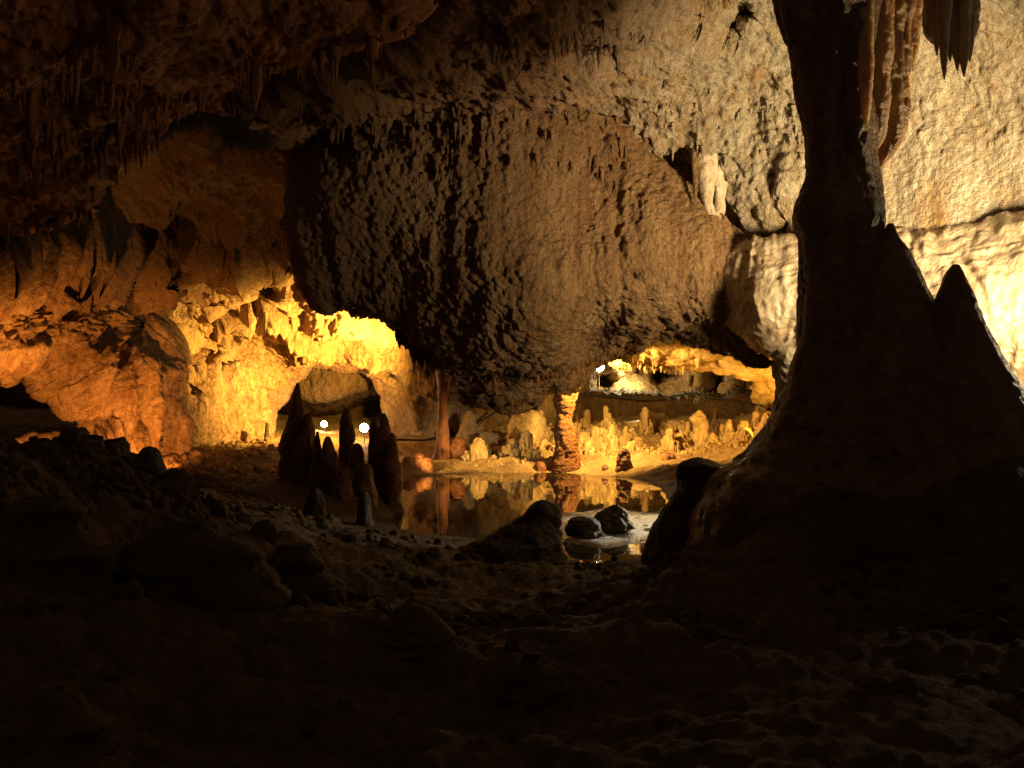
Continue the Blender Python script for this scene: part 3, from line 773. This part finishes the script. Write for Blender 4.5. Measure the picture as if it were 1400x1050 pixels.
# ---- stalagmites
ST = [  # tip px, tip py, base py, half width at base, distance, material, label, style
    (407, 523, 705, 34, 14.0, 'red', 'tallest needle-tipped dark stalagmite of the left cluster', 'needle'),
    (421, 566, 702, 20, 13.8, 'red', 'blunt dark stalagmite at the right shoulder of the tallest needle', 'blunt'),
    (434, 590, 702, 15, 13.6, 'red', 'narrow dark spire just right of the needle shoulder', 'cone'),
    (448, 597, 704, 15, 13.5, 'red', 'ribbed spire in the middle of the left cluster', 'blunt'),
    (459, 618, 704, 13, 13.3, 'red', 'short spire left of the tall one between the lamps', 'cone'),
    (474, 558, 702, 15, 14.6, 'red', 'slim dark stalagmite between the two white lamps', 'blunt'),
    (488, 606, 702, 15, 14.2, 'red', 'short blunt stalagmite under the brighter white lamp', 'blunt'),
    (512, 572, 702, 13, 14.3, 'red', 'slender stalagmite right of the brighter white lamp', 'blunt'),
    (524, 565, 700, 15, 14.1, 'red', 'tall ribbed reddish stalagmite at the right end of left cluster', 'blunt'),
    (536, 592, 700, 13, 13.9, 'red', 'lower ribbed shoulder spire ending the left cluster on the right', 'blunt'),
    (500, 634, 706, 15, 13.4, 'red', 'round-headed low stalagmite before the tall ribbed one', 'stub'),
    (470, 640, 708, 16, 13.1, 'red', 'low stub at the front of the left stalagmite cluster', 'stub'),
    (430, 668, 715, 12, 11.6, 'dark', 'small dark stub in the water in front of the needle', 'stub'),
    (497, 672, 720, 14, 11.8, 'dark', 'small dark stub in front of the wide ribbed stalagmite', 'stub'),
    (628, 598, 634, 11, 22.8, 'red', 'short red stump beside the slender smooth column', 'stub'),
    (558, 624, 646, 9, 21.0, 'red', 'little red stub at the left of a shoreline row', 'stub'),
    (573, 620, 646, 10, 21.2, 'red', 'little red stub in the middle of a shoreline row', 'stub'),
    (585, 626, 646, 8, 21.0, 'red', 'smallest red stub nearest the foot of the slender column', 'stub'),
    (642, 562, 618, 20, 25.6, 'pale', 'pointed yellow stalagmite right of the slender column', 'cone'),
    (667, 590, 622, 16, 24.6, 'pale', 'low yellow stalagmite right of the pointed one', 'blunt'),
    (706, 567, 624, 12, 24.6, 'pale', 'rough yellow stalagmite leaning on the brightest broad one', 'blunt'),
    (724, 561, 626, 24, 24.2, 'pale', 'broad bright yellow beaded stalagmite left of the knobbly column', 'blunt'),
    (789, 564, 600, 5, 26.5, 'cavern', 'thin dim stalagmite just right of the knobbly column', 'needle'),
    (842, 580, 612, 16, 25.2, 'pale', 'small pointed yellow stalagmite in the middle of the far shore', 'cone'),
    (885, 562, 606, 10, 26.2, 'pale', 'finger-like yellow stalagmite on top of a low mound', 'finger'),
    (872, 576, 608, 24, 26.4, 'pale', 'low yellow mound carrying the finger-like stalagmite', 'stub'),
    (956, 561, 622, 16, 23.8, 'pale', 'white candle-shaped stalagmite with pointed head on far shore', 'candle'),
    (966, 582, 620, 6, 24.0, 'pale', 'thin spike close behind the white candle-shaped stalagmite', 'needle'),
    (977, 561, 604, 5, 27.0, 'cavern', 'thin dim stalagmite behind the coral right of the candle', 'needle'),
    (1046, 565, 624, 15, 22.6, 'pale', 'slim orange stalagmite nearest the column mound', 'cone'),
    (853, 613, 660, 12, 20.6, 'red', 'dark red beaded stump standing at the far waterline', 'blunt'),
    (827, 636, 656, 6, 20.8, 'red', 'tiny red stub left of the dark beaded stump', 'stub'),
    (915, 620, 648, 10, 21.0, 'red', 'small orange stump on the shore behind the boulder', 'stub'),
    (1000, 590, 622, 12, 23.6, 'pale', 'orange coral-covered knob left of the slim orange stalagmite', 'stub'),
    (1020, 586, 622, 11, 23.4, 'pale', 'round coral knob between candle and slim orange stalagmite', 'stub'),
    (985, 580, 618, 11, 24.2, 'pale', 'coral knob right beside the candle-shaped stalagmite', 'blunt'),
    (928, 574, 606, 18, 25.6, 'pale', 'wide yellow coral knob left of the candle-shaped stalagmite', 'stub'),
    (800, 590, 622, 12, 23.8, 'pale', 'bright coral knob right of the knobbly column', 'stub'),
    (820, 584, 622, 15, 24.0, 'pale', 'larger bright coral knob left of the small pointed stalagmite', 'stub'),
    (365, 578, 606, 3.5, 23.6, 'dark', 'thin dark post-like stalagmite against the bright left wall', 'finger'),
]
SHAPE = {
    'needle': [(0, .03), (.08, .12), (.22, .28), (.45, .48), (.7, .66), (.9, .86), (1, 1.05)],
    'blunt': [(0, .16), (.04, .32), (.15, .48), (.4, .66), (.7, .84), (1, 1)],
    'stub': [(0, .3), (.06, .55), (.25, .78), (.6, .92), (1, 1.1)],
    'cone': [(0, .06), (.1, .2), (.3, .42), (.6, .7), (1, 1.1)],
    'finger': [(0, .35), (.05, .62), (.3, .72), (.6, .8), (.8, .95), (1, 1.25)],
    'candle': [(0, .06), (.1, .32), (.2, .5), (.32, .5), (.55, .46), (.72, .62), (.85, .85), (1, 1.2)],
}
for k, (tx, ty, by, hw, d, mt, lab, shp) in enumerate(ST):
    prof = []
    h = by - ty
    if d < 15 and hw > 12: hw *= .68
    off = random.uniform(-.18, .18) * hw
    for t, w in SHAPE[shp]:
        c = tx + off * t
        prof.append((ty + h * t, c - hw * w * random.uniform(.9, 1.08), c + hw * w * random.uniform(.9, 1.08)))
    prof.append((by + 14, tx - hw * 1.2, tx + hw * 1.2))
    wm = hw * d / F
    dsp = knob(min(.13, wm * .5), max(.08, min(.15, wm * .6)), min(.05, wm * .2), st=.45 if d < 16 else .8, seed=k)
    if mt == 'red' and d < 16:
        fl, kn = flute(.13, .11, .25, k), knob(.13, .10, .05, .55, k)
        dsp = lambda P, fl=fl, kn=kn: fl(P) + .6 * kn(P)
    tag(solid('stalagmite', prof, d, M[mt], dsp, rows=60 if hw > 9 else 30, seg=40 if hw > 9 else 18), lab, 'stalagmite', 'stalagmites')

# coral knobs all over the far shore, real pieces joined as one
vs, fs, n0 = [], [], 0
th = np.linspace(0, 2 * math.pi, 10, endpoint=False)
clumps = []
for q in range(85):
    px = rng.uniform(640, 1085); d = rng.uniform(22.2, 27.2)
    if rng.random() < .45: px = rng.choice([800, 820, 835, 925, 985, 1005, 1025, 1045, 690, 735]) + rng.normal(0, 14); d = rng.uniform(22.8, 25.5)
    clumps.append((px, d, rng.uniform(.09, .30), rng.uniform(.06, .6)))
knobs = [(px + rng.normal(0, cr_ * .5) * F / d, d + rng.normal(0, cr_ * .4), cr_, ch) for (px, d, cr_, ch) in clumps for _ in range(26)]
knobs += [(rng.uniform(630, 1090), rng.uniform(21.6, 27.5), .1, 0) for _ in range(500)]
ctr = [(c[0], c[1]) for c in clumps for _ in range(26)] + [None] * 500
for (px, d, cr_, ch), cc_ in zip(knobs, ctr):
    r = rng.uniform(.022, .075) if ch else rng.uniform(.015, .05); hh = r * rng.uniform(.9, 1.8)
    lift = 0
    if cc_:
        rr2 = (((px - cc_[0]) / F * d) ** 2 + (d - cc_[1]) ** 2) / (cr_ * cr_)
        lift = ch * max(0, 1 - rr2 ** .5) ** 1.3 + .01
    c = W(px, HY, d); z = gh(px, d) + lift
    ring = []
    for t, w in ((-.8 if not lift else -lift / hh - .5, 1.1), (.3, 1.05), (.65, .85), (.9, .5)):
        jit = 1 + .25 * rng.standard_normal(10)
        ring.append(np.stack([c[0] + r * w * jit * np.cos(th), c[1] + r * w * jit * np.sin(th), np.full(10, z + hh * t)], -1))
    ring = np.concatenate(ring + [np.array([[c[0], c[1], z + hh]])])
    i = np.arange(40).reshape(4, 10); j = np.roll(i, -1, 1)
    e = np.arange(0, 10, 2)
    f = np.concatenate([np.stack([i[:-1], j[:-1], j[1:], i[1:]], -1).reshape(-1, 4), np.stack([i[3][e], i[3][(e + 1) % 10], i[3][(e + 2) % 10], np.full(5, 40)], -1)])
    vs.append(ring); fs.append(f + n0); n0 += 41
o = link_mesh('cave_coral', np.concatenate(vs), np.concatenate(fs), M['pale'])
tag(o, 'knobbly yellow cave coral covering the far shore', None, None, 'stuff')

# loose rubble: broken knobs of rock on the floor
def rubble(name, items, mat, label):
    vs, fs, n0 = [], [], 0
    th = np.linspace(0, 2 * math.pi, 9, endpoint=False)
    for px, d, r in items:
        c = W(px, HY, d); z = gh(px, d)
        hh = r * rng.uniform(.6, 1.5); ex = rng.uniform(.7, 1.4)
        rot = rng.uniform(0, 3.14)
        ring = []
        jit0 = 1 + .22 * rng.standard_normal(9)
        for t, w in ((-.5, .9), (.1, 1.1), (.55, .95), (.88, .55)):
            jit = jit0 * (1 + .12 * rng.standard_normal(9))
            X = r * w * jit * np.cos(th) * ex; Y = r * w * jit * np.sin(th) / ex
            ring.append(np.stack([c[0] + X * math.cos(rot) - Y * math.sin(rot), c[1] + X * math.sin(rot) + Y * math.cos(rot), z + hh * (t + .1 * rng.standard_normal(9))], -1))
        ring = np.concatenate(ring + [np.array([[c[0] + .15 * r * rng.standard_normal(), c[1], z + hh]])])
        i = np.arange(36).reshape(4, 9); j = np.roll(i, -1, 1)
        f3 = np.stack([i[3], j[3], np.full(9, 36)], -1)
        q_ = np.stack([i[:-1], j[:-1], j[1:], i[1:]], -1).reshape(-1, 4)
        fs.append(np.concatenate([q_[:, [0, 1, 2]], q_[:, [0, 2, 3]], f3]) + n0)
        vs.append(ring); n0 += 37
    tag(link_mesh(name, np.concatenate(vs), np.concatenate(fs), M[mat]), label, None, None, 'stuff')


it = [(rng.uniform(-30, 400), rng.uniform(16.5, 24), rng.uniform(.02, .085)) for _ in range(1500)]
rubble('floor_rubble', it, 'left', 'orange-lit knobbly rubble along the foot of the left wall')
it = []
for q in range(70):
    px, d = rng.uniform(-60, 1450), rng.uniform(3., 9.5)
    if rng.random() < .35: px, d = rng.uniform(-60, 330), rng.uniform(6.5, 8.2)
    for _ in range(22): it.append((px + rng.normal(0, .13) * F / d, max(2.6, d + rng.normal(0, .13)), rng.uniform(.012, .045)))
it += [(rng.uniform(-60, 420), rng.uniform(6.8, 8.2), rng.uniform(.03, .10)) for _ in range(30)] + [(rng.uniform(380, 780), rng.uniform(8.5, 11), rng.uniform(.02, .07)) for _ in range(60)]
it += [(rng.uniform(-30, 1420), rng.uniform(3.2, 7.5), rng.uniform(.015, .05)) for _ in range(70)]
rubble('foreground_rubble', it, 'ground', 'dark broken rock rubble over the near cave floor')

# ================================================================== STALACTITES (pieces of the rock they hang from)
protos = []


def make_stalactite(seed):
    r = np.random.default_rng(seed)
    rows, seg = 12, 9
    t = np.linspace(0, 1, rows)
    rad = (1 - t) ** r.uniform(.6, 1.1) * (1 + .25 * np.sin(t * r.uniform(6, 14) + seed)) + .03
    th = np.linspace(0, 2 * math.pi, seg, endpoint=False)
    jit = 1 + .22 * r.standard_normal((1, seg)) + .08 * r.standard_normal((rows, seg))
    X = rad[:, None] * jit * np.cos(th) + .25 * t[:, None] * r.uniform(-.6, .6)
    Y = rad[:, None] * jit * np.sin(th)
    Z = -t[:, None] + .12 + 0 * X
    i = np.arange(rows * seg).reshape(rows, seg); j = np.roll(i, -1, 1)
    f = np.stack([i[:-1], j[:-1], j[1:], i[1:]], -1).reshape(-1, 4)
    return np.stack([X, Y, Z], -1).reshape(-1, 3), f


SM = [make_stalactite(s) for s in range(10)]
mesh_cache = {}


def hang(parent, p, length, radius, mat):
    k = random.randrange(len(SM))
    key = (k, mat)
    if key not in mesh_cache:
        o = link_mesh('stalactite', SM[k][0], SM[k][1], M[mat])
        mesh_cache[key] = o.data
    else:
        o = bpy.data.objects.new('stalactite', mesh_cache[key])
        col.objects.link(o)
    o.parent = parent
    o.matrix_parent_inverse = __import__('mathutils').Matrix.Translation(parent.location).inverted()
    o.location = p
    o.scale = (radius, radius, length)
    o.rotation_euler = (0, 0, random.uniform(0, 6.28))
    return o


def fringe(sheet_name, parent, line, n, lo, hi, mat, jy=6, rr=(.10, .2), key=None, push=.05):
    L = np.array(line, float)
    seglen = np.concatenate([[0], np.cumsum(np.hypot(*np.diff(L, axis=0).T))])
    for q in range(n):
        s = random.uniform(0, seglen[-1])
        px = np.interp(s, seglen, L[:, 0]); py = np.interp(s, seglen, L[:, 1]) + random.uniform(-jy, jy)
        for tries in range(8):
            p, inside_ = at(sheet_name, px, py)
            if inside_ > 2: break
            py -= 4
        if inside_ <= 0: continue
        m_ = p[1] / F
        ln = random.uniform(lo, hi) * random.uniform(.5, 1) * m_
        hang(parent, (p[0], p[1] - push, p[2] + .03), ln, max(.012, ln * random.uniform(*rr)), mat)


O = bpy.data.objects
uc, sh, rw, lw = O['upper_ceiling'], O['ceiling_shelf'], O['right_cave_wall'], O['left_cave_wall']
fringe('upper_ceiling', uc, edge1[1:12], 110, 14, 42, 'ceiling', jy=8)
for q in range(62):
    px, py = random.uniform(-20, 470), random.uniform(-15, 235)
    dx, dy, big = random.uniform(5, 11), random.uniform(-5, 2), random.uniform(.5, 1.6)
    for r in range(random.randint(3, 8)):
        p, ins = at('upper_ceiling', px, py)
        if ins > 6:
            ln = random.uniform(12, 42) * big * (1.8 if random.random() < .12 else 1)
            hang(uc, (p[0], p[1] - .03, p[2] + .06), ln * p[1] / F, (1.8 + ln * .10) * p[1] / F, 'ceiling')
        px += dx * random.uniform(.5, 1.4); py += dy * random.uniform(.3, 1.6)
p, _ = at('upper_ceiling', 498, -8)
hang(uc, p, 75 * p[1] / F, 7 * p[1] / F, 'ceiling')
fringe('ceiling_shelf', sh, [(285, 138), (330, 132), (378, 112), (440, 80), (495, 60), (545, 40)], 50, 10, 30, 'ceiling')
fringe('right_cave_wall', rw, [(400, 126), (520, 136), (700, 142), (830, 136)], 90, 12, 38, 'mass', jy=8)
fringe('right_cave_wall', rw, [(868, 203), (960, 200), (1005, 205)], 36, 8, 24, 'right', jy=3)
fringe('right_cave_wall', rw, [(640, 30), (760, 20), (870, 20)], 40, 20, 60, 'right', jy=30)
fringe('right_cave_wall', rw, [(1120, 190), (1010, 170), (900, 150)], 60, 8, 22, 'right', jy=40)
fringe('hanging_rock_mass', hm, [(546, 440), (566, 466), (590, 486), (606, 500)], 20, 24, 50, 'red', jy=4, rr=(.12, .2))
fringe('hanging_rock_mass', hm, [(430, 170), (560, 200), (720, 190), (860, 215)], 110, 10, 34, 'mass', jy=45)
fringe('hanging_rock_mass', hm, [(620, 500), (680, 515), (760, 500), (840, 470)], 60, 6, 16, 'red', jy=10, rr=(.25, .45))
fringe('left_cave_wall', lw, [(20, 345), (140, 350), (215, 362), (300, 372), (380, 350)], 60, 10, 30, 'left', jy=14, rr=(.18, .35))
fringe('cavern_roof', cr, strip[12:], 60, 6, 18, 'pale', jy=4, rr=(.15, .3), push=0)
for (px, py, ln, w, lab) in ((334, 316, 36, 6, 'dark pointed stalactite in front of the glowing left roof'), (309, 382, 48, 8, 'blunt brown stalactite hanging above the bright yellow wall'), (954, 474, 30, 7, 'yellow-lit stalactite hanging from the cavern roof')):
    sn = 'left_cave_wall' if px < 500 else 'cavern_roof'
    p, _ = at(sn, px, py)
    d = p[1] - .35
    tag(solid('stalactite', [(py - 8, px - w, px + w), (py + ln * .4, px - w * .7, px + w * .7), (py + ln * .8, px - w * .35, px + w * .35), (py + ln, px - .8, px + .8)], d, M['left' if px < 320 else 'pale' if px > 500 else 'mass'], flute(.04, .15, .2, px), rows=30, seg=18), lab, 'stalactite', 'stalactites')


# ================================================================== LAMPS AND CABLES
def tube(pts, r, seg=7):
    pts = np.array(pts, float)
    T = np.gradient(pts, axis=0); T /= np.linalg.norm(T, axis=1, keepdims=True)
    up = V(0, .3, 1.)
    A = np.cross(T, up); A /= np.linalg.norm(A, axis=1, keepdims=True)
    B = np.cross(T, A)
    th = np.linspace(0, 2 * math.pi, seg, endpoint=False)
    Q = pts[:, None] + r * (A[:, None] * np.cos(th)[None, :, None] + B[:, None] * np.sin(th)[None, :, None])
    i = np.arange(len(pts) * seg).reshape(len(pts), seg); j = np.roll(i, -1, 1)
    return Q.reshape(-1, 3), np.stack([i[:-1], j[:-1], j[1:], i[1:]], -1).reshape(-1, 4)


def box(cx, cy, cz, sx, sy, sz):
    v = np.array([(cx + a * sx, cy + b_ * sy, cz + c * sz) for a in (-.5, .5) for b_ in (-.5, .5) for c in (-.5, .5)])
    f = np.array([(0, 1, 3, 2), (4, 6, 7, 5), (0, 4, 5, 1), (2, 3, 7, 6), (0, 2, 6, 4), (1, 5, 7, 3)])
    return v, f


def floodlight(px, py, d, size, label, yaw=0):
    p = W(px, py, d)
    e = bpy.data.objects.new('floodlight', None); col.objects.link(e)
    e.location = p; e.rotation_euler = (0, 0, yaw)
    tag(e, label, 'lamp', 'cave floodlights')
    s = size

    def part(name, v, f, mat):
        o = link_mesh(name, v, f, M[mat], smooth=False); o.parent = e; return o
    # bevelled housing, tapering backwards
    prof = [(.0, .52), (.10, .52), (.30, .42), (.42, .22)]
    th = np.linspace(0, 2 * math.pi, 16, endpoint=False)
    Q = np.concatenate([np.stack([r * s * np.cos(th), np.full(16, y * s), r * s * np.sin(th)], -1) for y, r in prof])
    i = np.arange(64).reshape(4, 16); j = np.roll(i, -1, 1)
    ff = np.stack([i[:-1], i[1:], j[1:], j[:-1]], -1).reshape(-1, 4)
    part('housing', Q, ff, 'metal')
    L = np.concatenate([np.stack([r * s * np.cos(th), np.full(16, y * s), r * s * np.sin(th)], -1) for y, r in ((.01, .50), (-.04, .40), (-.07, .2), (-.075, .02))])
    part('lens', L, ff[:, ::-1], 'lens')
    v, f = tube([(-.56 * s, .1 * s, 0), (-.56 * s, .1 * s, -.5 * s), (-.4 * s, .1 * s, -.66 * s), (.4 * s, .1 * s, -.66 * s), (.56 * s, .1 * s, -.5 * s), (.56 * s, .1 * s, 0)], .04 * s)
    part('bracket', v, f, 'metal')
    v, f = tube([(0, .1 * s, -.66 * s), (0, .1 * s, -1.2 * s), (0.01, .1 * s, -2.2 * s)], .05 * s)
    part('stand', v, f, 'metal')
    return e


floodlight(498, 585, 24.8, .22, 'brighter white floodlight at the right foot of the arch', .1)
floodlight(443, 580, 27.8, .18, 'smaller white floodlight inside the left arch', .1)
floodlight(819, 501, 22.6, .24, 'white floodlight glaring under the right edge of the hanging mass', -.1)


def cable(label, pts, r=.028):
    q = np.array([W(*p) for p in pts])
    t = np.linspace(0, len(q) - 1, len(q) * 8)
    c = np.stack([np.interp(t, np.arange(len(q)), q[:, k]) for k in range(3)], -1)
    v, f = tube(c, r, 6)
    tag(link_mesh('cable', v, f, M['cable']), label, 'cable', 'lamp cables')


cable('black cable sagging between the arch lamp and the hanging mass', [(502, 588, 24.8), (535, 601, 25), (580, 602, 25.5), (620, 595, 26), (660, 574, 26.5), (690, 556, 26.8)])
cable('black cable lying along the cavern ledge below the bright hollow', [(800, 541, 28.2), (846, 543, 27.9), (880, 546, 27.8), (915, 543, 27.8), (945, 538, 27.8), (1000, 548, 27.5), (1060, 556, 27.2), (1090, 558, 27)])
